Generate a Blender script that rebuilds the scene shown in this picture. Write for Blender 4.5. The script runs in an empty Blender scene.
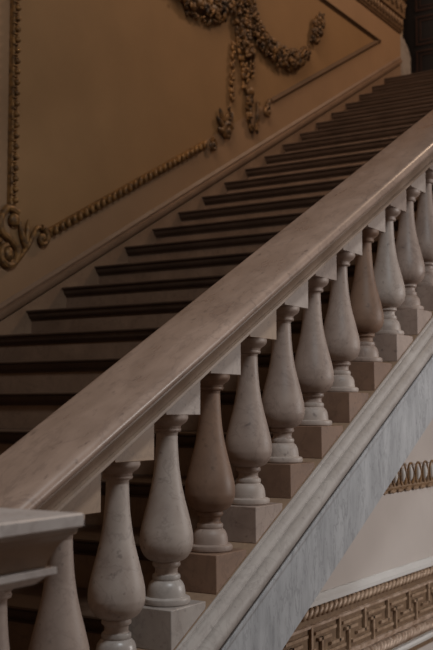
import bpy, bmesh, math, random
from mathutils import Vector, Matrix
random.seed(7)
SC = bpy.context.scene
COL = SC.collection
PI = math.pi

# ------------------------------------------------------------------ camera, world, lights, exposure
M = 0.53                      # pitch of the flight (rise / run)
cam_d = bpy.data.cameras.new('camera')
cam = bpy.data.objects.new('camera', cam_d); COL.objects.link(cam)
cam.location = (0.0, -1.7184, 1.263)
cam.rotation_euler = (PI / 2 + 0.0806, 0.0, 0.5603 - PI / 2)
cam_d.sensor_fit = 'VERTICAL'; cam_d.sensor_height = 36.0; cam_d.lens = 36.0 * 1058 / 650
cam_d.dof.use_dof = True; cam_d.dof.focus_distance = 3.4; cam_d.dof.aperture_fstop = 5.0
cam_d.clip_start = 0.05
SC.camera = cam

SC.view_settings.view_transform = 'Standard'
SC.view_settings.look = 'None'
SC.view_settings.gamma = 1.0
SC.view_settings.use_curve_mapping = False
SC.view_settings.exposure = 0.0

world = bpy.data.worlds.new('world'); SC.world = world; world.use_nodes = True
bg = world.node_tree.nodes['Background']
bg.inputs[0].default_value = (1.0, 0.72, 0.54, 1); bg.inputs[1].default_value = 0.072

def area(name, loc, target, size, power, color, spread=PI):
    l = bpy.data.lights.new(name, 'AREA'); l.shape = 'DISK'; l.size = size; l.energy = power; l.color = color; l.spread = spread
    o = bpy.data.objects.new(name, l); COL.objects.link(o); o.location = loc
    o.rotation_euler = (Vector(target) - Vector(loc)).to_track_quat('-Z', 'Y').to_euler()
    return o
area('skylight_cool', (1.8, -2.2, 4.5), (1.9, 0.0, 0.7), 0.6, 70, (0.91, 0.97, 1.0))
area('hall_window', (7.6, -5.2, 2.2), (4.9, 0.0, 0.7), 1.6, 27, (1.0, 0.95, 0.92), math.radians(62))
area('chandelier_warm', (10.6, -0.5, 8.6), (6.0, 2.4, 3.5), 0.9, 100, (1.0, 0.71, 0.49))
area('riser_fill', (3.2, 0.9, 6.6), (8.8, 1.5, 4.3), 2.6, 31, (1.0, 0.76, 0.57), math.radians(80))  # added warm fill for the upper risers, not a known lamp

# ------------------------------------------------------------------ materials
def nt(name, rough=0.5, spec=0.5):
    m = bpy.data.materials.new(name); m.use_nodes = True
    b = m.node_tree.nodes['Principled BSDF']
    b.inputs['Roughness'].default_value = rough
    b.inputs['Specular IOR Level'].default_value = spec
    return m, m.node_tree, b
def rgb(*c): return (c[0], c[1], c[2], 1)
def ramp(t, stops):
    r = t.nodes.new('ShaderNodeValToRGB'); e = r.color_ramp.elements
    while len(e) < len(stops): e.new(0.5)
    for el, (p, c) in zip(e, stops): el.position = p; el.color = c
    return r
def coords(t, scale=(1, 1, 1), rnd=True):
    tc = t.nodes.new('ShaderNodeTexCoord'); mp = t.nodes.new('ShaderNodeMapping'); mp.inputs['Scale'].default_value = scale
    if rnd:
        oi = t.nodes.new('ShaderNodeObjectInfo'); mu = t.nodes.new('ShaderNodeMath'); mu.operation = 'MULTIPLY'; mu.inputs[1].default_value = 37.0
        t.links.new(oi.outputs['Random'], mu.inputs[0])
        ad = t.nodes.new('ShaderNodeVectorMath'); ad.operation = 'ADD'
        t.links.new(tc.outputs['Object'], ad.inputs[0]); t.links.new(mu.outputs[0], ad.inputs[1])
        t.links.new(ad.outputs[0], mp.inputs['Vector'])
    else:
        t.links.new(tc.outputs['Object'], mp.inputs['Vector'])
    return mp
def noise(t, vec, scale, detail=4, rough=0.55, dist=0.0):
    n = t.nodes.new('ShaderNodeTexNoise'); n.inputs['Scale'].default_value = scale; n.inputs['Detail'].default_value = detail
    n.inputs['Roughness'].default_value = rough; n.inputs['Distortion'].default_value = dist
    t.links.new(vec.outputs[0], n.inputs['Vector']); return n
def mix(t, fac, a, b, mode='MIX'):
    x = t.nodes.new('ShaderNodeMix'); x.data_type = 'RGBA'; x.blend_type = mode
    if isinstance(fac, float): x.inputs[0].default_value = fac
    else: t.links.new(fac, x.inputs[0])
    for i, v in ((6, a), (7, b)):
        if isinstance(v, tuple): x.inputs[i].default_value = v
        else: t.links.new(v, x.inputs[i])
    return x.outputs[2]
def marble(name, light, dark, vein, scale=6.0, rough=0.3, spec=0.45, stretch=(1, 1, 1), rnd=True, veinamt=0.45, spot=0.5):
    m, t, b = nt(name, rough, spec)
    mp = coords(t, stretch, rnd)
    n1 = noise(t, mp, scale, 6, 0.62, 0.25)
    r1 = ramp(t, [(0.32, rgb(*dark)), (0.68, rgb(*light))]); t.links.new(n1.outputs[0], r1.inputs[0])
    n2 = noise(t, mp, scale * 1.3, 5, 0.6, 0.5)
    r2 = ramp(t, [(0.470, rgb(0, 0, 0)), (0.498, rgb(1, 1, 1)), (0.502, rgb(1, 1, 1)), (0.530, rgb(0, 0, 0))]); t.links.new(n2.outputs[0], r2.inputs[0])
    mu = t.nodes.new('ShaderNodeMath'); mu.operation = 'MULTIPLY'; mu.inputs[1].default_value = veinamt
    n3 = noise(t, mp, scale * 0.7, 2)
    mm = t.nodes.new('ShaderNodeMath'); mm.operation = 'MULTIPLY'
    t.links.new(r2.outputs[0], mm.inputs[0]); t.links.new(n3.outputs[0], mm.inputs[1]); t.links.new(mm.outputs[0], mu.inputs[0])
    c = mix(t, mu.outputs[0], r1.outputs[0], rgb(*vein))
    n4 = noise(t, mp, scale * 6, 3, 0.5)
    r4 = ramp(t, [(0.64, rgb(0, 0, 0)), (0.74, rgb(1, 1, 1))]); t.links.new(n4.outputs[0], r4.inputs[0])
    ms = t.nodes.new('ShaderNodeMath'); ms.operation = 'MULTIPLY'; ms.inputs[1].default_value = spot
    t.links.new(r4.outputs[0], ms.inputs[0])
    c = mix(t, ms.outputs[0], c, rgb(*[v * 0.8 for v in vein]))
    t.links.new(c, b.inputs['Base Color'])
    bp = t.nodes.new('ShaderNodeBump'); bp.inputs['Strength'].default_value = 0.06; bp.inputs['Distance'].default_value = 0.004
    t.links.new(n4.outputs[0], bp.inputs['Height']); t.links.new(bp.outputs[0], b.inputs['Normal'])
    rr = ramp(t, [(0.3, rgb(rough - .06,) * 1 if False else (rough - .06,) * 3 + (1,)), (0.7, (rough + .12,) * 3 + (1,))])
    t.links.new(n1.outputs[0], rr.inputs[0]); t.links.new(rr.outputs[0], b.inputs['Roughness'])
    return m
MAT = {}
MAT['pale'] = marble('pale_marble', (0.49, 0.41, 0.36), (0.36, 0.285, 0.245), (0.15, 0.11, 0.10), 8, 0.48)
MAT['pink'] = marble('pinkish_marble', (0.40, 0.305, 0.255), (0.29, 0.215, 0.18), (0.13, 0.09, 0.08), 8, 0.48)
MAT['brown'] = marble('brown_marble', (0.27, 0.165, 0.112), (0.19, 0.115, 0.08), (0.10, 0.06, 0.045), 6, 0.5, 0.35)
MAT['tan'] = marble('tan_marble', (0.40, 0.27, 0.18), (0.31, 0.21, 0.145), (0.17, 0.11, 0.08), 6, 0.4)
MAT['slab'] = marble('pale_slab_marble', (0.56, 0.50, 0.47), (0.46, 0.39, 0.36), (0.25, 0.20, 0.18), 6, 0.35, rnd=False, veinamt=0.5)
MAT['white'] = marble('white_marble', (0.47, 0.42, 0.385), (0.37, 0.32, 0.29), (0.22, 0.19, 0.18), 8, 0.3, veinamt=0.5)
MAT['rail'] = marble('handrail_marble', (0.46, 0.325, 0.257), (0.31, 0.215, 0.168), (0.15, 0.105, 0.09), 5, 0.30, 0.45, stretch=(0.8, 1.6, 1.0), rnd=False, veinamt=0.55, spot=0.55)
MAT['railmould'] = marble('shaded_rail_marble', (0.33, 0.235, 0.175), (0.24, 0.165, 0.12), (0.16, 0.12, 0.10), 5, 0.35, rnd=False, spot=0.3)  # darkened rail marble: shade below the rail edge is put into the colour
MAT['string'] = marble('grey_veined_marble', (0.46, 0.465, 0.48), (0.31, 0.315, 0.33), (0.17, 0.17, 0.18), 8, 0.6, stretch=(2.2, 2.2, 0.6), rnd=False, veinamt=0.9, spot=0.25)
MAT['stringcap'] = marble('pinkish_grey_marble', (0.45, 0.41, 0.38), (0.34, 0.30, 0.275), (0.19, 0.16, 0.15), 7, 0.55, rnd=False, veinamt=0.45, spot=0.35)
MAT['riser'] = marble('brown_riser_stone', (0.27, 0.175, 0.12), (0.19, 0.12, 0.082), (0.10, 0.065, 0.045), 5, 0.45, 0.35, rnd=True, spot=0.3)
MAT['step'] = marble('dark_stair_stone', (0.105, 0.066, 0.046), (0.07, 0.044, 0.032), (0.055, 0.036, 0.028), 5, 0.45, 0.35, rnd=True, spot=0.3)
MAT['base'] = marble('brown_baseboard_stone', (0.24, 0.15, 0.097), (0.18, 0.11, 0.07), (0.10, 0.065, 0.045), 5, 0.55, rnd=False)
MAT['skirt'] = marble('skirting_stone', (0.34, 0.225, 0.15), (0.26, 0.165, 0.108), (0.17, 0.11, 0.08), 5, 0.4, rnd=False)
def paint(name, c, var=0.12, rough=0.7, scale=3.0, spec=0.25):
    m, t, b = nt(name, rough, spec); mp = coords(t, rnd=False); n = noise(t, mp, scale, 4)
    r = ramp(t, [(0.3, rgb(*[v * (1 - var) for v in c])), (0.7, rgb(*[v * (1 + var) for v in c]))]); t.links.new(n.outputs[0], r.inputs[0])
    t.links.new(r.outputs[0], b.inputs['Base Color'])
    n2 = noise(t, mp, 90, 3); bp = t.nodes.new('ShaderNodeBump'); bp.inputs['Strength'].default_value = 0.05; bp.inputs['Distance'].default_value = 0.003
    t.links.new(n2.outputs[0], bp.inputs['Height']); t.links.new(bp.outputs[0], b.inputs['Normal']); return m
MAT['ochre'] = paint('ochre_wall_paint', (0.32, 0.187, 0.088), 0.06)
MAT['border'] = paint('tan_wall_paint', (0.36, 0.222, 0.128), 0.05)
MAT['mould'] = paint('shaded_moulding_paint', (0.12, 0.068, 0.036), 0.1)  # wall-coloured moulding, its shaded side painted in as a darker brown
MAT['cream'] = paint('cream_wall_paint', (0.45, 0.36, 0.27), 0.05)
MAT['plaster'] = paint('off_white_plaster', (0.47, 0.42, 0.39), 0.04)
MAT['plasterw'] = paint('white_plaster', (0.56, 0.54, 0.52), 0.04)
def gilt(name, c, dark, metal=0.55, rough=0.42, scale=30):
    m, t, b = nt(name, rough, 0.5); b.inputs['Metallic'].default_value = metal
    mp = coords(t, rnd=False); n = noise(t, mp, scale, 4)
    r = ramp(t, [(0.35, rgb(*dark)), (0.62, rgb(*c))]); t.links.new(n.outputs[0], r.inputs[0]); t.links.new(r.outputs[0], b.inputs['Base Color']); return m
MAT['gilt'] = gilt('aged_gilding', (0.33, 0.175, 0.06), (0.11, 0.058, 0.025), 0.3, 0.5)
MAT['giltdark'] = gilt('dark_bronzed_gilding', (0.23, 0.12, 0.042), (0.04, 0.024, 0.015), 0.25, 0.5, 16)
MAT['giltbrown'] = gilt('brown_gold_paint', (0.27, 0.165, 0.09), (0.18, 0.105, 0.055), 0.1, 0.55)
MAT['giltrope'] = gilt('dull_gold_paint', (0.38, 0.26, 0.175), (0.24, 0.15, 0.09), 0.12, 0.5)
MAT['giltband'] = gilt('dark_brown_gold_paint', (0.19, 0.115, 0.06), (0.14, 0.08, 0.042), 0.1, 0.6)
MAT['giltpink'] = gilt('worn_rose_gilding', (0.47, 0.35, 0.27), (0.28, 0.18, 0.12), 0.15, 0.5, 22)
def wood(name, c):
    m, t, b = nt(name, 0.5, 0.4); mp = coords(t, (6, 6, 0.7), False); n = noise(t, mp, 8, 5, 0.6, 0.8)
    r = ramp(t, [(0.3, rgb(*[v * 0.7 for v in c])), (0.7, rgb(*c))]); t.links.new(n.outputs[0], r.inputs[0]); t.links.new(r.outputs[0], b.inputs['Base Color']); return m
MAT['wood'] = wood('dark_stained_wood', (0.028, 0.022, 0.022))
MAT['woodred'] = wood('reddish_wood_trim', (0.075, 0.035, 0.026))

# ------------------------------------------------------------------ helpers
def finish(bm, sharp=32):
    bmesh.ops.recalc_face_normals(bm, faces=bm.faces[:])
    lim = math.radians(sharp)
    for f in bm.faces: f.smooth = True
    for e in bm.edges:
        e.smooth = not (len(e.link_faces) != 2 or e.calc_face_angle(0) > lim)
def obj(name, bm, mat, parent=None, sharp=32, bevel=0, back=None):
    if back is not None:
        for v in bm.verts: v.co.y = min(v.co.y, back)
    finish(bm, sharp)
    me = bpy.data.meshes.new(name); bm.to_mesh(me); bm.free(); me.materials.append(MAT[mat])
    o = bpy.data.objects.new(name, me); COL.objects.link(o)
    if bevel:
        b = o.modifiers.new('bevel', 'BEVEL'); b.width = bevel; b.segments = 2; b.limit_method = 'ANGLE'; b.angle_limit = math.radians(40)
    if parent: o.parent = parent
    return o
def thing(name, label, cat, loc=(0, 0, 0), group=None):
    o = bpy.data.objects.new(name, None); COL.objects.link(o); o.location = loc; o.empty_display_size = 0.1
    o['label'] = label; o['category'] = cat
    if group: o['group'] = group
    return o
def tag(o, label, cat, group=None):
    o['label'] = label; o['category'] = cat
    if group: o['group'] = group
    return o
def struct(name, bm, mat, sharp=32, bevel=0):
    o = obj(name, bm, mat, None, sharp, bevel); o['kind'] = 'structure'; return o
def prism(bm, pts, vec):
    """closed polygon pts (3-D) swept by vec"""
    a = [bm.verts.new(p) for p in pts]; v = Vector(vec)
    b = [bm.verts.new(Vector(p) + v) for p in pts]
    bm.faces.new(a); bm.faces.new(list(reversed(b)))
    n = len(a)
    for i in range(n): bm.faces.new((a[i], b[i], b[(i + 1) % n], a[(i + 1) % n]))
def box(bm, x0, x1, y0, y1, z0, z1):
    prism(bm, [(x0, y0, z0), (x1, y0, z0), (x1, y1, z0), (x0, y1, z0)], (0, 0, z1 - z0))
def rake(bm, prof, x0, x1, slope=M):
    """profile (y, c) swept along the flight, ends cut plumb"""
    prism(bm, [(x0, y, c + slope * x0) for y, c in prof], (x1 - x0, 0, slope * (x1 - x0)))
def lathe(bm, prof, seg=40):
    rings = []
    for r, z in prof:
        rings.append([bm.verts.new((r * math.cos(2 * PI * k / seg), r * math.sin(2 * PI * k / seg), z)) for k in range(seg)])
    for a, b in zip(rings, rings[1:]):
        for k in range(seg): bm.faces.new((a[k], a[(k + 1) % seg], b[(k + 1) % seg], b[k]))
    bm.faces.new(list(reversed(rings[0]))); bm.faces.new(rings[-1])
def smooth_prof(pts, n=6):
    out = []
    P = [pts[0]] + list(pts) + [pts[-1]]
    for i in range(1, len(P) - 2):
        p0, p1, p2, p3 = [Vector(q) for q in P[i - 1:i + 3]]
        for k in range(n):
            t = k / n
            out.append(tuple(0.5 * ((2 * p1) + (p2 - p0) * t + (2 * p0 - 5 * p1 + 4 * p2 - p3) * t * t + (3 * p1 - p0 - 3 * p2 + p3) * t ** 3)))
    out.append(tuple(pts[-1])); return out
def blob(bm, loc, size, rot=None, sub=1):
    mtx = Matrix.Translation(loc) @ (rot.to_4x4() if rot else Matrix.Identity(4)) @ Matrix.Diagonal((*size, 1))
    bmesh.ops.create_icosphere(bm, subdivisions=sub, radius=1.0, matrix=mtx)
def tube(bm, pts, rad, seg=8):
    pts = [Vector(p) for p in pts]; rings = []
    if not hasattr(rad, '__len__'): rad = [rad] * len(pts)
    for i, p in enumerate(pts):
        d = (pts[min(i + 1, len(pts) - 1)] - pts[max(i - 1, 0)]).normalized()
        u = d.cross(Vector((0, 1, 0))); u = u.normalized() if u.length > 1e-4 else Vector((1, 0, 0)); v = d.cross(u)
        rings.append([bm.verts.new(p + rad[i] * (u * math.cos(2 * PI * k / seg) + v * math.sin(2 * PI * k / seg))) for k in range(seg)])
    for a, b in zip(rings, rings[1:]):
        for k in range(seg): bm.faces.new((a[k], a[(k + 1) % seg], b[(k + 1) % seg], b[k]))
    bm.faces.new(list(reversed(rings[0]))); bm.faces.new(rings[-1])
def ordinal(n):
    return ['zeroth', 'first', 'second', 'third', 'fourth', 'fifth', 'sixth', 'seventh', 'eighth', 'ninth', 'tenth', 'eleventh', 'twelfth', 'thirteenth', 'fourteenth', 'fifteenth', 'sixteenth', 'seventeenth', 'eighteenth', 'nineteenth', 'twentieth', 'twenty-first', 'twenty-second', 'twenty-third', 'twenty-fourth', 'twenty-fifth', 'twenty-sixth', 'twenty-seventh', 'twenty-eighth', 'twenty-ninth', 'thirtieth'][n]

W = 2.546                     # far wall plane
GS = 0.31765; RS = M * GS     # going and rise of a step
NC = -0.6205                  # nosing line  z = NC + M x
def nose_x(k): return 4.665 + GS * k
def nose_z(k): return NC + M * nose_x(k)
KB, KT = -10, 17              # first step, top landing
ZT = nose_z(KT)
SOFF = -1.148                 # soffit / lower edge of the stringer, same line form

# ------------------------------------------------------------------ the setting
bm = bmesh.new(); box(bm, -2.5, nose_x(KB) + 0.03, -0.52, W, -0.44, 0.0); struct('floor', bm, 'skirt')
bm = bmesh.new(); box(bm, nose_x(KT) + 0.33, 13.5, 0.17, 4.0, ZT - 0.18, ZT - 0.0); struct('floor.001', bm, 'step')
bm = bmesh.new(); box(bm, -2.5, 13.5, -7.0, 0.3, -3.2, -3.0); struct('floor.002', bm, 'skirt')
XE = 10.56                    # end of the panelled wall
bm = bmesh.new(); box(bm, -2.5, XE, W + 0.001, W + 0.25, -0.2, 7.6); struct('wall_back', bm, 'border')
XS, XC, ZC = 4.532, 9.935, 5.078       # panel: left edge, sharp corner at the right
bm = bmesh.new(); prism(bm, [(XS, W + 0.0005, M * XS - 0.22), (XC, W + 0.0005, ZC), (XS, W + 0.0005, ZC)], (0, 0.002, 0)); struct('trim_6', bm, 'ochre')
# wall below the flight
bm = bmesh.new()
zs = SOFF - 0.012
x0w = (-0.45 - zs) / M
prism(bm, [(-2.5, 0.301, -2.999), (13.5, 0.301, -2.999), (13.5, 0.301, 4.5), (10.66, 0.301, 4.5), (10.4, 0.301, zs + M * 10.4), (x0w, 0.301, -0.45), (-2.5, 0.301, -0.45)], (0, 0.2, 0))
struct('wall_under_stair', bm, 'plaster')
# raking baseboard and stone skirt
bx0, bx1 = 1.3, 10.53
bm = bmesh.new()
rake(bm, [(W, -0.488), (W - 0.004, -0.494), (W - 0.014, -0.512), (W - 0.012, -0.530), (W - 0.026, -0.534), (W - 0.030, -0.556), (W - 0.024, -0.576), (W - 0.012, -0.578), (W, -0.578)], bx0, bx1)
struct('baseboard_back', bm, 'base')
bm = bmesh.new(); rake(bm, [(W, -0.590), (W - 0.012, -0.590), (W - 0.012, -0.62 - RS - 0.04), (W, -0.62 - RS - 0.04)], bx0, bx1); struct('trim_1', bm, 'skirt')

# ------------------------------------------------------------------ steps
yi, yo = 0.172, W - 0.0125
def step_meshes():
    t = bmesh.new()          # tread with rounded nosing, origin at nosing edge top
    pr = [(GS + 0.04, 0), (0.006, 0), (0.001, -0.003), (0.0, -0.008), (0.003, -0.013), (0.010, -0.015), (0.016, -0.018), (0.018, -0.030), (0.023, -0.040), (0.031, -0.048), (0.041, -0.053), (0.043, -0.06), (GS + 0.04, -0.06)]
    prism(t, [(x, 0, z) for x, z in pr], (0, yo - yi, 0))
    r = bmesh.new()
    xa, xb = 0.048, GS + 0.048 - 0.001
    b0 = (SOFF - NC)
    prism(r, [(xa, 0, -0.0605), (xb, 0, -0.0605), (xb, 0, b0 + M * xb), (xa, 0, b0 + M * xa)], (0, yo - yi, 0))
    return t, r
for k in range(KB, KT + 1):
    i = k - KB
    n = KT - k
    lab = ('dark stone step %s below the top landing edge' % ordinal(n)) if n else 'dark stone edge of the top landing in front of the dark door'
    if k == KB: lab = 'dark stone bottom step rising from the lower landing'
    if i == 0:
        st = thing('stair_step', lab, 'step', (nose_x(k), yi, nose_z(k)), 'steps of the stone flight')
        t, r = step_meshes()
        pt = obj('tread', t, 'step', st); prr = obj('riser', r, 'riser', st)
        first = (st, pt, prr)
    else:
        st = first[0].copy(); COL.objects.link(st); st.location = (nose_x(k), yi, nose_z(k)); st['label'] = lab
        for ch in first[1:]:
            c = ch.copy(); COL.objects.link(c); c.parent = st

# ------------------------------------------------------------------ stringer
sx0, sx1 = 1.50, 10.6
st = thing('stair_stringer', 'grey veined marble stringer along the near side of the stairs', 'stringer', (sx0, 0, M * sx0))
def at_parent(o, p):
    o.parent = p; o.matrix_parent_inverse = Matrix.Translation(-Vector(p.location)); return o
bm = bmesh.new()
cap = [(0.170, -0.744), (-0.0035, -0.744), (-0.0035, -0.741), (-0.006, -0.741), (-0.0105, -0.7445), (-0.0105, -0.752)] + [(-0.0105 - 0.020 * math.sin(a), -0.752 - 0.028 * (1 - math.cos(a))) for a in (0.3, 0.6, 0.9, 1.2, 1.5)] + \
      [(-0.0335, -0.7815), (-0.0335, -0.7855)] + [(-0.036 - 0.026 * math.sin(a), -0.820 + 0.034 * math.cos(a)) for a in (0.15, 0.5, 0.85, 1.2, 1.55, 1.9, 2.25, 2.6, 2.95)] + [(-0.030, -0.858), (-0.026, -0.868), (0.170, -0.868)]
rake(bm, cap, sx0, sx1); at_parent(obj('string_cap', bm, 'stringcap', sharp=25), st)
bm = bmesh.new(); rake(bm, [(0.170, -0.7435), (-0.003, -0.7435), (-0.003, -0.7409), (0.170, -0.7409)], sx0, sx1); at_parent(obj('bed_slab', bm, 'tan'), st)
seams = [sx0, 2.35, 4.33, 6.4, 8.5, sx1]
for a, b in zip(seams, seams[1:]):
    bm = bmesh.new()
    rake(bm, [(0.170, -0.869), (-0.040, -0.869), (-0.044, -0.873), (-0.044, -0.886), (-0.036, -0.890), (-0.034, SOFF), (0.170, SOFF)], a + (0.0012 if a > sx0 else 0), b - 0.0012)
    at_parent(obj('fascia_slab', bm, 'string'), st)

# ------------------------------------------------------------------ handrail
CT = 0.083                    # top of the rail
half_cap = [(-0.030, 0.0), (-0.042, -0.0035), (-0.051, -0.011), (-0.0555, -0.020), (-0.056, -0.028), (-0.053, -0.037), (-0.047, -0.043), (-0.040, -0.0455)]
half_mould = [(-0.040, -0.046), (-0.040, -0.053), (-0.036, -0.055), (-0.031, -0.061), (-0.025, -0.072), (-0.019, -0.086), (-0.0165, -0.1005), (-0.029, -0.102), (-0.029, -0.112), (-0.022, -0.118)]
def full(h): return h + [(0.16 - y, z) for y, z in reversed(h)]
hr = thing('stair_handrail', 'broad polished marble handrail sloping up over the balusters', 'handrail', (1.5, 0.08, CT + M * 1.5))
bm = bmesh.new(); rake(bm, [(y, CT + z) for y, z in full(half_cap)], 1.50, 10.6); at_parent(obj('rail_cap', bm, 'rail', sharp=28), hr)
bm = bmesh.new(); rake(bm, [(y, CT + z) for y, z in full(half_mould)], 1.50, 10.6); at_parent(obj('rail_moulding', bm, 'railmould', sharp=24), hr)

# ------------------------------------------------------------------ balusters
GB = 0.23824
PX, PY = 0.18, 0.16
def zp(j): return -0.624 + M * (2.5 + GB * j)
base_p = [(0.066, 0.0), (0.070, 0.004), (0.0715, 0.011), (0.070, 0.018), (0.065, 0.021), (0.057, 0.0225), (0.0565, 0.030), (0.0555, 0.040), (0.053, 0.052), (0.0485, 0.061), (0.0425, 0.067), (0.0395, 0.069), (0.0405, 0.071), (0.0415, 0.077), (0.040, 0.084), (0.036, 0.0855)]
body_p = [(0.036, 0.0856), (0.0335, 0.089), (0.0325, 0.096), (0.0335, 0.103), (0.037, 0.107), (0.0405, 0.109), (0.0415, 0.114), (0.040, 0.120), (0.0385, 0.122)] + \
    [(r, z) for r, z in smooth_prof([(0.041, 0.1225), (0.0580, 0.131), (0.0712, 0.148), (0.0775, 0.166), (0.079, 0.182), (0.0765, 0.212), (0.0652, 0.260), (0.0530, 0.308), (0.0440, 0.350), (0.0370, 0.400), (0.0330, 0.454), (0.0318, 0.494)], 4)] + [(0.033, 0.498)]
cap_p = [(0.033, 0.4981), (0.0405, 0.500), (0.0425, 0.504), (0.0425, 0.509), (0.0405, 0.511), (0.0415, 0.516), (0.047, 0.521), (0.055, 0.526), (0.0600, 0.532), (0.0625, 0.537), (0.0630, 0.5405), (0.0630, 0.5486)]
tones = {}
def baluster_set(mats):
    """unlinked template: (name, mesh) list"""
    bp, bb, bv, bc, bk = mats
    z0 = -0.118
    out = []
    bm = bmesh.new()
    x0, x1, y0, y1 = -PX / 2, PX / 2, -PY / 2, PY / 2
    s = -0.741 + 0.624 - M * 0    # stringer top below plinth top at the plinth's lower edge
    zl = -0.1165; zr = zl + M * PX
    prism(bm, [(x0, y0, zl), (x1, y0, zr), (x1, y0, 0), (x0, y0, 0)], (0, PY, 0)); out.append(('plinth', bm, bp, 0.0025))
    bm = bmesh.new(); lathe(bm, base_p, 44); out.append(('base', bm, bb, 0))
    bm = bmesh.new(); lathe(bm, body_p, 44); out.append(('vase_shaft', bm, bv, 0))
    bm = bmesh.new(); lathe(bm, cap_p, 44); out.append(('capital', bm, bc, 0))
    bm = bmesh.new()
    ztop = CT - 0.118 + 0.624   # rail underside above plinth-top line
    zl2 = ztop; zr2 = ztop + M * PX
    prism(bm, [(x0, -0.06, 0.549), (x1, -0.06, 0.549), (x1, -0.06, zr2 - 0.001), (x0, -0.06, zl2 - 0.001)], (0, 0.12, 0)); out.append(('cap_block', bm, bk, 0.0015))
    return out
proto = None
spec = {   # plinth, base, shaft, capital, block, tone words
 -2: ('pink', 'pale', 'pink', 'tan', 'tan', 'greyish tan'), -1: ('white', 'white', 'pale', 'pink', 'tan', 'pale grey'), 0: ('white', 'white', 'pale', 'pink', 'pale', 'pale pinkish'),
 1: ('brown', 'pink', 'brown', 'brown', 'pale', 'dark brown'), 2: ('pink', 'pale', 'pink', 'pink', 'tan', 'greyish pink'), 3: ('brown', 'pale', 'pink', 'pink', 'pale', 'mottled greyish pink'),
 4: ('brown', 'pale', 'pink', 'pink', 'pink', 'pinkish brown'), 5: ('brown', 'pale', 'pink', 'pink', 'pale', 'grey speckled'), 6: ('brown', 'pink', 'brown', 'brown', 'pale', 'dark brown'),
 7: ('pink', 'pale', 'pale', 'pink', 'pink', 'pale beige'), 8: ('pink', 'pink', 'pink', 'pink', 'pale', 'beige'), 9: ('pink', 'pink', 'pink', 'pink', 'pink', 'beige')}
for j in range(-3, 23):
    s = spec.get(j, ('pink', 'pale', 'pink', 'pink', 'pink', 'beige'))
    n = j + 3
    lab = '%s marble baluster of the stair rail, %s up from the landing rail' % (s[5], ordinal(n)) if n else 'marble baluster at the foot of the stair rail, hidden by the landing rail'
    x0 = 2.5 + GB * j
    loc = (x0 + PX / 2, PY / 2, zp(j))
    if proto is None:
        root = thing('baluster', lab, 'baluster', loc, 'balusters of the stair rail')
        ch = [obj(nm, bm, mt, root, sharp=26, bevel=bv) for nm, bm, mt, bv in baluster_set(s[:5])]
        proto = (root, ch)
    else:
        root = proto[0].copy(); COL.objects.link(root); root.location = loc; root['label'] = lab
        for c0, mt in zip(proto[1], s[:5]):
            c = c0.copy(); COL.objects.link(c); c.parent = root
            c.material_slots[0].link = 'OBJECT'; c.material_slots[0].material = MAT[mt]

# ------------------------------------------------------------------ landing rail (lower left foreground)
lx, ly, lz = 1.490, -0.505, 1.081          # outer corner of the slab top
def lrail(prof_pts, z0, mat, name, parent, sharp=28):
    """L-shaped sweep: one arm along -X, one arm along +Y, outer corner mitred, square-edged profile d = distance in from slab edge"""
    bm = bmesh.new()
    path = [(-1.2, None), (0, 0), (None, 0.85)]
    rings = []
    for p in range(3):
        ring = []
        for d, dz in prof_pts:
            if p == 0: v = (-0.9, ly + d, z0 + dz)
            elif p == 1: v = (lx - d, ly + d, z0 + dz)
            else: v = (lx - d, 0.24, z0 + dz)
            ring.append(bm.verts.new(v))
        rings.append(ring)
    n = len(prof_pts)
    for a, b in zip(rings, rings[1:]):
        for i in range(n): bm.faces.new((a[i], b[i], b[(i + 1) % n], a[(i + 1) % n]))
    bm.faces.new(rings[0]); bm.faces.new(list(reversed(rings[-1])))
    return at_parent(obj(name, bm, mat, sharp=sharp), parent)
LW = 0.27
hl = [(0.003, 0.0), (0.0, -0.003), (0.0, -0.022), (0.003, -0.025)]
hm = [(0.008, -0.0255), (0.008, -0.032), (0.012, -0.036), (0.020, -0.042), (0.028, -0.050), (0.037, -0.066), (0.045, -0.084), (0.047, -0.092), (0.034, -0.0935), (0.034, -0.1045), (0.044, -0.107), (0.06, -0.122)]
def fullL(h): return h + [(LW - d, z) for d, z in reversed(h)]
lr = thing('landing_handrail', 'square-edged marble rail of the landing at the lower left corner', 'handrail', (lx, ly, lz))
lrail(fullL(hl), lz, 'slab', 'rail_cap', lr); lrail(fullL(hm[:8] + [(0.05, -0.0925)]), lz, 'railmould', 'rail_moulding', lr)
lrail(fullL([(0.034, -0.0930), (0.033, -0.0945), (0.033, -0.1045), (0.044, -0.107), (0.06, -0.122)]), lz, 'slab', 'lower_fillet', lr)
def landing_baluster(x, y, lab):
    zb = lz - 0.1225 - 0.5487
    root = thing('baluster', lab, 'baluster', (x, y, zb), 'balusters of the landing rail')
    for c0, mt in zip(proto[1][1:4], ('white', 'pink', 'pink')):
        c = c0.copy(); COL.objects.link(c); c.parent = root; c.material_slots[0].link = 'OBJECT'; c.material_slots[0].material = MAT[mt]
    bm = bmesh.new(); box(bm, -0.08, 0.08, -0.08, 0.08, -zb, 0.0); obj('plinth', bm, 'pink', root, bevel=0.0025)
    return root
for q in range(4):
    landing_baluster(1.343 - 0.235 * q, ly + LW / 2, ['pinkish marble baluster under the landing rail at the bottom left edge', 'marble baluster of the landing rail second from its corner', 'marble baluster of the landing rail third from its corner', 'marble baluster of the landing rail fourth from its corner'][q])
bm = bmesh.new(); box(bm, lx - LW + 0.05, lx - 0.045, -0.02, 0.20, 0.0, lz - 0.1225)
tag(obj('newel_pier', bm, 'pale', bevel=0.004), 'square marble pier at the foot of the stair rail beside the landing rail', 'pier')

# ------------------------------------------------------------------ lower wall mouldings (below the flight)
YL = 0.30
mx0, mx1 = 3.3, 8.6
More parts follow.
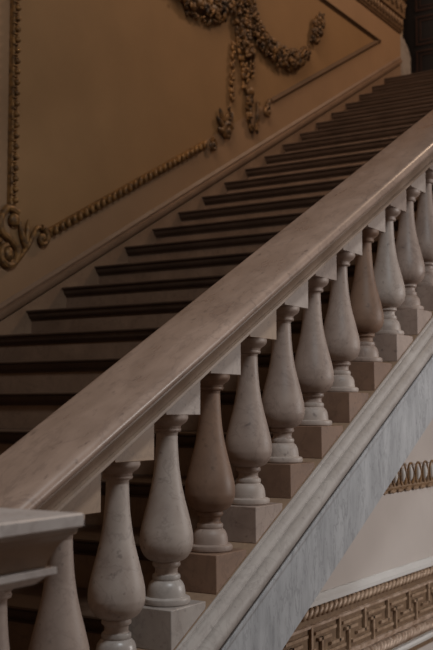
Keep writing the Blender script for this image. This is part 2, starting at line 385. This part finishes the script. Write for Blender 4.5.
# white ledge
DZ = 0.016
bm = bmesh.new()
prism(bm, [(mx0, y, z) for y, z in [(YL, 0.492), (YL - 0.006, 0.490), (YL - 0.012, 0.480), (YL - 0.022, 0.474), (YL - 0.026, 0.470), (YL - 0.026, 0.452), (YL, 0.452)]], (mx1 - mx0, 0, 0))
o = struct('trim_2', bm, 'plasterw'); o.location.z += DZ
# frieze
fr = thing('meander_frieze', 'brown and gold Greek key frieze on the wall under the stairs', 'frieze', (mx0, YL, 0.2))
bm = bmesh.new(); box(bm, mx0, mx1, YL - 0.004, YL, 0.06, 0.4515); at_parent(obj('band', bm, 'giltband'), fr)
bm = bmesh.new()
x = mx0 + 0.02
while x < mx1 - 0.03:
    blob(bm, (x, YL - 0.012, 0.425), (0.0155, 0.018, 0.036), Matrix.Rotation(math.radians(50), 3, 'Y'), 2); x += 0.045
prism(bm, [(mx0, YL - 0.004 , 0.450), (mx0, YL - 0.007, 0.446), (mx0, YL - 0.007, 0.424), (mx0, YL - 0.007, 0.404), (mx0, YL - 0.004, 0.400)], (mx1 - mx0, 0, 0))
at_parent(obj('leaf_moulding', bm, 'giltrope', back=YL), fr)
KZ0, KZ1 = 0.207, 0.372
bm = bmesh.new()
prism(bm, [(mx0, YL - 0.004, KZ1 + 0.004), (mx0, YL - 0.015, KZ1 + 0.002), (mx0, YL - 0.015, KZ1 - 0.009), (mx0, YL - 0.004, KZ1 - 0.010)], (mx1 - mx0, 0, 0))
prism(bm, [(mx0, YL - 0.004, KZ0 + 0.006), (mx0, YL - 0.015, KZ0 + 0.005), (mx0, YL - 0.015, KZ0 - 0.010), (mx0, YL - 0.004, KZ0 - 0.012)], (mx1 - mx0, 0, 0))
at_parent(obj('border_fillet', bm, 'giltpink'), fr)
KU = 0.262; KH = KZ1 - KZ0 - 0.02
def kbar(bm, ox, x0, r0, x1, r1, hw=0.0062):
    X0, X1 = sorted((ox + x0 * KU, ox + x1 * KU)); Z0, Z1 = sorted((KZ1 - 0.010 - r0 * KH, KZ1 - 0.010 - r1 * KH))
    box(bm, X0 - hw, X1 + hw, YL - 0.0175, YL - 0.003, Z0 - min(hw, 0.0062), Z1 + min(hw, 0.0062))
bm = bmesh.new(); ox = mx0 + 0.10
while ox + 1.5 * KU < mx1:
    kbar(bm, ox, 0, 0.0, 0, 0.62, 0.008); kbar(bm, ox, -0.30, 0.62, 0.10, 0.62)
    kbar(bm, ox, 0.36, 1.0, 0.36, 0.38, 0.008); kbar(bm, ox, 0.26, 0.38, 0.66, 0.38)
    kbar(bm, ox, 0.15, 0.18, 0.84, 0.18); kbar(bm, ox, 0.51, 0.82, 1.20, 0.82)
    ox += KU
at_parent(obj('key_pattern', bm, 'giltrope'), fr)
bm = bmesh.new(); x = mx0 + 0.02
while x < mx1 - 0.03:
    blob(bm, (x, YL - 0.020, 0.163), (0.0130, 0.022, 0.040), Matrix.Rotation(math.radians(48), 3, 'Y'), 2); x += 0.036
prism(bm, [(mx0, YL - 0.004 , 0.193), (mx0, YL - 0.007, 0.189), (mx0, YL - 0.009, 0.163), (mx0, YL - 0.007, 0.137), (mx0, YL - 0.004, 0.133)], (mx1 - mx0, 0, 0))
at_parent(obj('twisted_moulding', bm, 'giltpink', back=YL), fr)
bm = bmesh.new()
prism(bm, [(mx0, YL, 0.128), (mx0, YL - 0.02, 0.125), (mx0, YL - 0.024, 0.112), (mx0, YL - 0.02, 0.098), (mx0, YL, 0.096)], (mx1 - mx0, 0, 0)); o = struct('trim_3', bm, 'plasterw'); o.location.z += DZ - 0.006
fr.location.z += DZ
# egg and dart
eg = thing('egg_and_dart_moulding', 'white and gold egg and dart moulding on the wall beside the stringer', 'moulding', (4.4, YL, 0.93))
ex0, ex1 = 4.35, 8.6
bm = bmesh.new()
prism(bm, [(ex0, YL, 0.995), (ex0, YL - 0.012, 0.990), (ex0, YL - 0.018, 0.955), (ex0, YL - 0.016, 0.93), (ex0, YL - 0.008, 0.912), (ex0, YL, 0.908)], (ex1 - ex0, 0, 0)); at_parent(obj('backing', bm, 'plaster'), eg)
bm = bmesh.new()
x = ex0 + 0.05
prism(bm, [(ex0, YL, 0.908), (ex0, YL - 0.012, 0.906), (ex0, YL - 0.016, 0.893), (ex0, YL - 0.010, 0.880), (ex0, YL, 0.876)], (ex1 - ex0, 0, 0))
while x < ex1 - 0.05:
    blob(bm, (x, YL - 0.010, 0.877), (0.044, 0.010, 0.013), None, 1); x += 0.0985
x = ex0 + 0.045
while x < ex1 - 0.05:
    blob(bm, (x + 0.049, YL - 0.016, 0.925), (0.017, 0.010, 0.028), None, 2); x += 0.0985
prism(bm, [(ex0, YL, 0.922), (ex0, YL - 0.018, 0.918), (ex0, YL - 0.020, 0.905), (ex0, YL, 0.9085)], (ex1 - ex0, 0, 0))
at_parent(obj('leaf_band', bm, 'giltbrown'), eg)
bm = bmesh.new(); x = ex0 + 0.045
xs = []
while x < ex1 - 0.05: xs.append(x); x += 0.0985
for x in xs:
    for rx, rz, rr in ((0.037, 0.055, 0.0046),):
        pts = [(x + rx * math.sin(a), YL - 0.026 , 0.950 + rz * math.cos(a)) for a in [math.radians(d) for d in range(-150, 151, 20)]]
        tube(bm, pts, rr, 6)
    blob(bm, (x + 0.049, YL - 0.017, 0.945), (0.004, 0.008, 0.04), None, 1)
at_parent(obj('gilt_ring_band', bm, 'gilt'), eg)
em = None
for x in xs:
    if em is None:
        bm = bmesh.new(); blob(bm, (0, 0, 0), (0.019, 0.018, 0.036), None, 3); em = obj('egg', bm, 'plasterw', eg); e = em
    else:
        e = em.copy(); COL.objects.link(e); e.parent = eg
    e.location = (x - 4.4, -0.020, 0.952 - 0.93)

# ------------------------------------------------------------------ panel mouldings on the far wall
def wallbar(bm, a, b, prof):
    """profile (u across, d out of wall) swept from a to b (x, z) on the far wall"""
    a = Vector((a[0], 0, a[1])); b = Vector((b[0], 0, b[1])); d = (b - a).normalized(); u = Vector((-d.z, 0, d.x))
    prism(bm, [a + u * p + Vector((0, W - q, 0)) for p, q in prof], b - a)
flat = [(-0.030, 0), (-0.030, 0.012), (-0.018, 0.020), (0.0, 0.022), (0.012, 0.030), (0.024, 0.026), (0.030, 0.010), (0.030, 0)]
thin = [(-0.020, 0), (-0.020, 0.012), (-0.014, 0.022), (-0.006, 0.024), (0.004, 0.012), (0.014, 0.008), (0.020, 0.004), (0.020, 0)]
vb = thing('beaded_moulding', 'upright gilt beaded moulding on the ochre wall at far left', 'moulding', (XS, W, 2.4), 'gilt beaded panel mouldings')
bm = bmesh.new(); wallbar(bm, (XS, 2.455), (XS, 5.11), flat); at_parent(obj('backing_strip', bm, 'gilt'), vb)
bm = bmesh.new(); z = 2.485
while z < 5.1:
    blob(bm, (XS + 0.004, W - 0.034, z), (0.020, 0.020, 0.019), None, 2)
    blob(bm, (XS - 0.010, W - 0.028, z + 0.032), (0.026, 0.014, 0.010), None, 1); z += 0.064
at_parent(obj('bead_row', bm, 'gilt'), vb)
def rz(x): return -0.255 + M * x
def rk(c): return lambda x: c + M * x
rb = thing('beaded_moulding', 'sloping gilt beaded moulding above the stair baseboard', 'moulding', (4.84, W, rz(4.84)), 'gilt beaded panel mouldings')
c1 = rk(-0.238)
bm = bmesh.new(); wallbar(bm, (4.86, c1(4.86)), (6.63, c1(6.63)), flat); at_parent(obj('backing_strip', bm, 'gilt'), rb)
bm = bmesh.new(); x = 4.89
while x < 6.60:
    blob(bm, (x, W - 0.036, c1(x) + 0.006), (0.013, 0.020, 0.030), Matrix.Rotation(math.radians(-8), 3, 'Y'), 2); x += 0.058
at_parent(obj('bead_row', bm, 'gilt'), rb)
c2 = rk(-0.188)
pm = thing('panel_moulding', 'plain painted panel moulding turning back at a sharp corner near the stair top', 'moulding', (7.65, W, c2(7.65)))
bm = bmesh.new(); wallbar(bm, (7.66, c2(7.66)), (XC, ZC), thin); at_parent(obj('sloping_length', bm, 'mould'), pm)
bm = bmesh.new(); wallbar(bm, (XC + 0.05, ZC), (XS + 0.035, ZC), thin); at_parent(obj('level_length', bm, 'mould'), pm)

# ------------------------------------------------------------------ carved ornament
def leafcluster(bm, path, width, n, depth=0.05, size=(0.02, 0.045)):
    P = smooth_prof([(p[0], p[1]) for p in path], 8)
    L = [0]
    for a, b in zip(P, P[1:]): L.append(L[-1] + math.dist(a, b))
    for i in range(n):
        s = random.random() * L[-1]
        k = max(j for j in range(len(L)) if L[j] <= s); k = min(k, len(P) - 2)
        t = (s - L[k]) / max(L[k + 1] - L[k], 1e-6)
        px = P[k][0] + (P[k + 1][0] - P[k][0]) * t; pz = P[k][1] + (P[k + 1][1] - P[k][1]) * t
        w = width(s / L[-1]) if callable(width) else width
        a = random.uniform(-1, 1); off = a * w
        dx, dz = P[k + 1][0] - P[k][0], P[k + 1][1] - P[k][1]; q = math.hypot(dx, dz)
        px += -dz / q * off; pz += dx / q * off
        h = 0.012 + depth * math.sqrt(max(0, 1 - a * a)) * random.uniform(0.6, 1)
        s0 = random.uniform(*size)
        rot = Matrix.Rotation(random.uniform(0, PI), 3, 'Y') @ Matrix.Rotation(random.uniform(-.6, .6), 3, 'X')
        blob(bm, (px, W - h, pz), (s0, s0 * 0.45, s0 * 0.5), rot, 1)
def bodytube(bm, path, r0):
    P = smooth_prof(path, 6); n = len(P)
    pts = [(x, W - 0.004, z) for x, z in P]
    tube(bm, pts, [(r0(i / (n - 1)) if callable(r0) else r0) for i in range(n)], 10)
fest = thing('carved_festoon', 'carved bronze and gold garland hanging on the ochre wall at top', 'ornament', (7.1, W, 4.4))
sw = [(5.68, 4.90), (5.87, 4.55), (6.06, 4.38), (6.25, 4.325), (6.46, 4.315), (6.66, 4.34), (6.85, 4.43), (6.996, 4.56), (7.05, 4.78)]
wf = lambda s: 0.035 + 0.075 * math.sin(PI * min(max(s, 0.02), 0.98)) ** 0.7
bm = bmesh.new(); bodytube(bm, sw, lambda s: wf(s) * 0.55); leafcluster(bm, sw, wf, 360, 0.055, (0.02, 0.042)); at_parent(obj('garland_swag', bm, 'giltdark', sharp=60, back=W - 0.0006), fest)
sw2 = [(7.15, 4.80), (7.21, 4.60), (7.27, 4.46), (7.38, 4.37), (7.55, 4.305), (7.76, 4.285), (7.97, 4.325), (8.14, 4.40), (8.25, 4.49)]
wf2 = lambda s: 0.045 + 0.055 * math.sin(PI * min(max(s, 0.02), 0.98)) ** 0.7
bm = bmesh.new(); bodytube(bm, sw2, lambda s: wf2(s) * 0.55); leafcluster(bm, sw2, wf2, 360, 0.055, (0.018, 0.038)); at_parent(obj('garland_swag', bm, 'giltdark', sharp=60, back=W - 0.0006), fest)
tl = [(8.36, 4.60), (8.42, 4.70), (8.47, 4.78), (8.53, 4.90)]
wf3 = lambda s: 0.03 + 0.065 * math.sin(PI * min(max(s, 0.02), 0.98))
bm = bmesh.new(); bodytube(bm, tl, lambda s: wf3(s) * 0.5); leafcluster(bm, tl, wf3, 80, 0.05, (0.018, 0.036)); at_parent(obj('leaf_tassel', bm, 'giltdark', sharp=60, back=W - 0.0006), fest)
kn = [(7.00, 4.95), (7.06, 4.70), (7.10, 4.45), (7.13, 4.28), (7.18, 4.12)]
wf4 = lambda s: 0.16 - 0.06 * s
bm = bmesh.new(); leafcluster(bm, kn, wf4, 230, 0.05, (0.018, 0.042)); at_parent(obj('centre_knot', bm, 'giltdark', sharp=60, back=W - 0.0006), fest)
def drop(bm, path, n, size, spread):
    P = smooth_prof(path, 10)
    for i in range(n):
        k = min(int(i / n * (len(P) - 1)), len(P) - 2); x, z = P[k]
        q = 1 if i % 2 else -1
        leaf_rot = Matrix.Rotation(math.radians(90 + q * 24), 3, 'Y')
        blob(bm, (x + q * spread, W - 0.020, z), (size * 1.5, size * 0.9, size * 0.62), leaf_rot, 1)
        if i % 3 == 0: blob(bm, (x, W - 0.026, z), (size * 0.8, size * 0.8, size * 0.8), None, 1)
for path, n, sz, sp in ([[(6.985, 4.16), (6.965, 4.0), (6.955, 3.8), (6.955, 3.70)], 16, 0.021, 0.012],
                        [[(7.07, 4.22), (7.10, 4.10), (7.16, 4.00), (7.155, 3.90)], 14, 0.026, 0.030],
                        [[(7.27, 4.20), (7.262, 4.08), (7.25, 3.97)], 12, 0.022, 0.026]):
    bm = bmesh.new(); drop(bm, path, n, sz, sp)
    if sp == 0.030: blob(bm, (7.14, W - 0.02, 3.855), (0.024, 0.02, 0.024), None, 2); tube(bm, [(7.155, W - 0.01, 3.92), (7.14, W - 0.01, 3.86)], 0.008, 6)
    at_parent(obj('ribbon_drop', bm, 'gilt', sharp=60, back=W - 0.0006), fest)
fest.location.x += 0.04
def scroll(bm, cx, cz, r, turns, a0, rad, flip=1):
    pts = []; N = 34
    for i in range(N):
        t = i / (N - 1); a = a0 + flip * turns * 2 * PI * t; rr = r * (1 - 0.8 * t)
        pts.append((cx + rr * math.cos(a), W - 0.02 - 0.012 * t, cz + rr * math.sin(a)))
    tube(bm, pts, [rad * (1 - 0.45 * i / (N - 1)) for i in range(N)], 8)
    blob(bm, (cx, W - 0.028, cz), (rad * 1.3, rad, rad * 1.3), None, 2)
def leaf(bm, x, z, ang, ln, wd):
    blob(bm, (x + math.cos(ang) * ln / 2, W - 0.022, z + math.sin(ang) * ln / 2), (ln / 2, 0.018, wd / 2), Matrix.Rotation(-ang, 3, 'Y'), 2)
# leaf spray where the beaded length ends
lf = thing('leaf_spray', 'gilt leaf spray at the upper end of the sloping beaded moulding', 'ornament', (6.85, W, 3.45))
bm = bmesh.new()
for a, l in ((70, .20), (95, .17), (125, .22), (150, .20), (178, .16)): leaf(bm, 6.93, 3.42, math.radians(a), l, 0.05)
scroll(bm, 6.915, 3.43, 0.075, 1.1, 0.5, 0.028); scroll(bm, 6.70, 3.28, 0.05, 1.0, 1.5, 0.022, -1)
leafcluster(bm, [(6.93, 3.63), (6.935, 3.50), (6.93, 3.38)], 0.04, 26, 0.03, (0.016, 0.03))
at_parent(obj('carved_leaves', bm, 'giltdark', back=W - 0.0006), lf)
sc = thing('leaf_scroll', 'gilt hooked leaf scroll at the lower end of the plain panel moulding', 'ornament', (7.3, W, 3.65))
bm = bmesh.new()
pts = [(7.27, 3.86), (7.26, 3.74), (7.265, 3.62), (7.31, 3.545), (7.38, 3.57), (7.415, 3.68), (7.42, 3.80)]
P = smooth_prof(pts, 6); tube(bm, [(x, W - 0.012, z) for x, z in P], [0.024 - 0.012 * i / len(P) for i in range(len(P))], 8)
leafcluster(bm, pts[:5], 0.032, 46, 0.03, (0.018, 0.034)); leafcluster(bm, pts[4:], 0.014, 12, 0.02, (0.014, 0.022))
blob(bm, (7.27, W - 0.025, 3.84), (0.055, 0.03, 0.045), None, 2); blob(bm, (7.25, W - 0.02, 3.70), (0.05, 0.02, 0.03), None, 1)
scroll(bm, 7.565, 3.74, 0.05, 1.0, 1.2, 0.02); leaf(bm, 7.565, 3.77, math.radians(75), 0.10, 0.04)
at_parent(obj('carved_scroll', bm, 'giltdark', back=W - 0.0006), sc)
# corner cartouche
ct = thing('corner_scroll', 'gilt scrolled corner ornament where upright and sloping mouldings meet', 'ornament', (4.5, W, 2.25))
bm = bmesh.new()
P = smooth_prof([(4.575, 2.42), (4.49, 2.435), (4.43, 2.36), (4.445, 2.29), (4.52, 2.25), (4.575, 2.20), (4.56, 2.13), (4.50, 2.10), (4.445, 2.13), (4.445, 2.19), (4.49, 2.215)], 6)
tube(bm, [(x, W - 0.02, z) for x, z in P], 0.021, 8)
P = smooth_prof([(4.52, 2.115), (4.59, 2.15), (4.65, 2.22), (4.70, 2.30), (4.76, 2.36), (4.82, 2.35)], 6)
tube(bm, [(x, W - 0.015, z) for x, z in P], [0.018 - 0.008 * i / len(P) for i in range(len(P))], 8)
blob(bm, (4.54, W - 0.022, 2.37), (0.042, 0.03, 0.042), None, 2); blob(bm, (4.495, W - 0.022, 2.165), (0.035, 0.028, 0.045), None, 2)
for a in (60, 85, 110): leaf(bm, 4.645, 2.20, math.radians(a), 0.20, 0.034)
scroll(bm, 4.785, 2.30, 0.062, 1.0, 1.6, 0.02, -1); blob(bm, (4.42, W - 0.02, 2.235), (0.035, 0.02, 0.02), None, 1)
at_parent(obj('carved_scroll', bm, 'gilt', back=W - 0.0006), ct)

# ------------------------------------------------------------------ cornice, pilaster and door at the stair head
bm = bmesh.new()
prism(bm, [(4.0, y, z) for y, z in [(W, 5.345), (W - 0.012, 5.345), (W - 0.02, 5.365), (W - 0.03, 5.375), (W - 0.03, 5.49), (W - 0.055, 5.505), (W - 0.06, 5.69), (W - 0.10, 5.72), (W - 0.13, 5.84), (W, 5.84)]], (XE - 4.0, 0, 0))
co = obj('cornice', bm, 'giltbrown'); tag(co, 'brown gilt cornice with bead row above the panel corner at top right', 'cornice')
bm = bmesh.new(); x = 8.0
while x < XE - 0.03:
    blob(bm, (x, W - 0.036, 5.435), (0.024, 0.022, 0.050), None, 2); x += 0.078
ob = obj('bead_row', bm, 'giltbrown', co)
bm = bmesh.new(); x = 8.0
while x < XE - 0.06:
    for a in (60, 90, 120): blob(bm, (x + 0.05 * math.cos(math.radians(a)), W - 0.066, 5.54 + 0.055 * math.sin(math.radians(a))), (0.055, 0.016, 0.017), Matrix.Rotation(-math.radians(a), 3, 'Y'), 1)
    blob(bm, (x + 0.065, W - 0.066, 5.63), (0.022, 0.018, 0.03), None, 1)
    x += 0.13
ob = obj('leaf_row', bm, 'giltbrown', co)
bm = bmesh.new(); box(bm, XE + 0.001, XE + 0.09, W + 0.012, W + 0.25, 5.33, 7.6); struct('trim_4', bm, 'cream')
bm = bmesh.new()
prism(bm, [(XE + 0.001, W + 0.004, ZT), (XE + 0.30, W + 0.004, ZT), (XE + 0.30, W + 0.004, 5.16), (XE + 0.24, W + 0.004, 5.24), (XE + 0.12, W + 0.004, 5.32), (XE + 0.001, W + 0.004, 5.329)], (0, 0.245, 0)); struct('trim_5', bm, 'white')
XD = 11.9
dw0, dw1 = 1.30, 3.02
bm = bmesh.new(); box(bm, XD, XD + 0.2, -0.5, 4.0, 4.2, 7.6); struct('wall_end', bm, 'cream')
door = bpy.data.objects.new('door_1', None); COL.objects.link(door); door.location = (XD, 2.2, ZT); door['kind'] = 'structure'
def dpart(name, bm, mat, bev=0): return at_parent(obj(name, bm, mat, bevel=bev), door)
bm = bmesh.new(); box(bm, XD - 0.05, XD - 0.001, dw0, dw1, ZT + 0.002, 7.42); dpart('door_leaf', bm, 'wood')
bm = bmesh.new(); box(bm, XD - 0.20, XD - 0.002, dw1 + 0.002, dw1 + 0.16, ZT + 0.002, 7.5); dpart('door_frame', bm, 'wood')
PH, PG, PWD = 0.358, 0.064, 0.46
for ci in range(3):
    ya = 2.866 - ci * (PWD + 0.10)
    for ri in range(6):
        za = 5.652 + (ri - 2) * (PH + PG)
        bm = bmesh.new()
        for a, b, d in ((0.0, 0.022, 0.012), (0.050, 0.064, 0.008)):     # two raised frames
            y1, y0, z0, z1 = ya - a, ya - PWD + a, za + a, za + PH - a
            w = b - a
            for q in ((y0, y1, z0, z0 + w), (y0, y1, z1 - w, z1), (y0, y0 + w, z0 + w, z1 - w), (y1 - w, y1, z0 + w, z1 - w)):
                box(bm, XD - 0.0505 - d, XD - 0.0502, *q)
        dpart('panel_trim', bm, 'woodred')
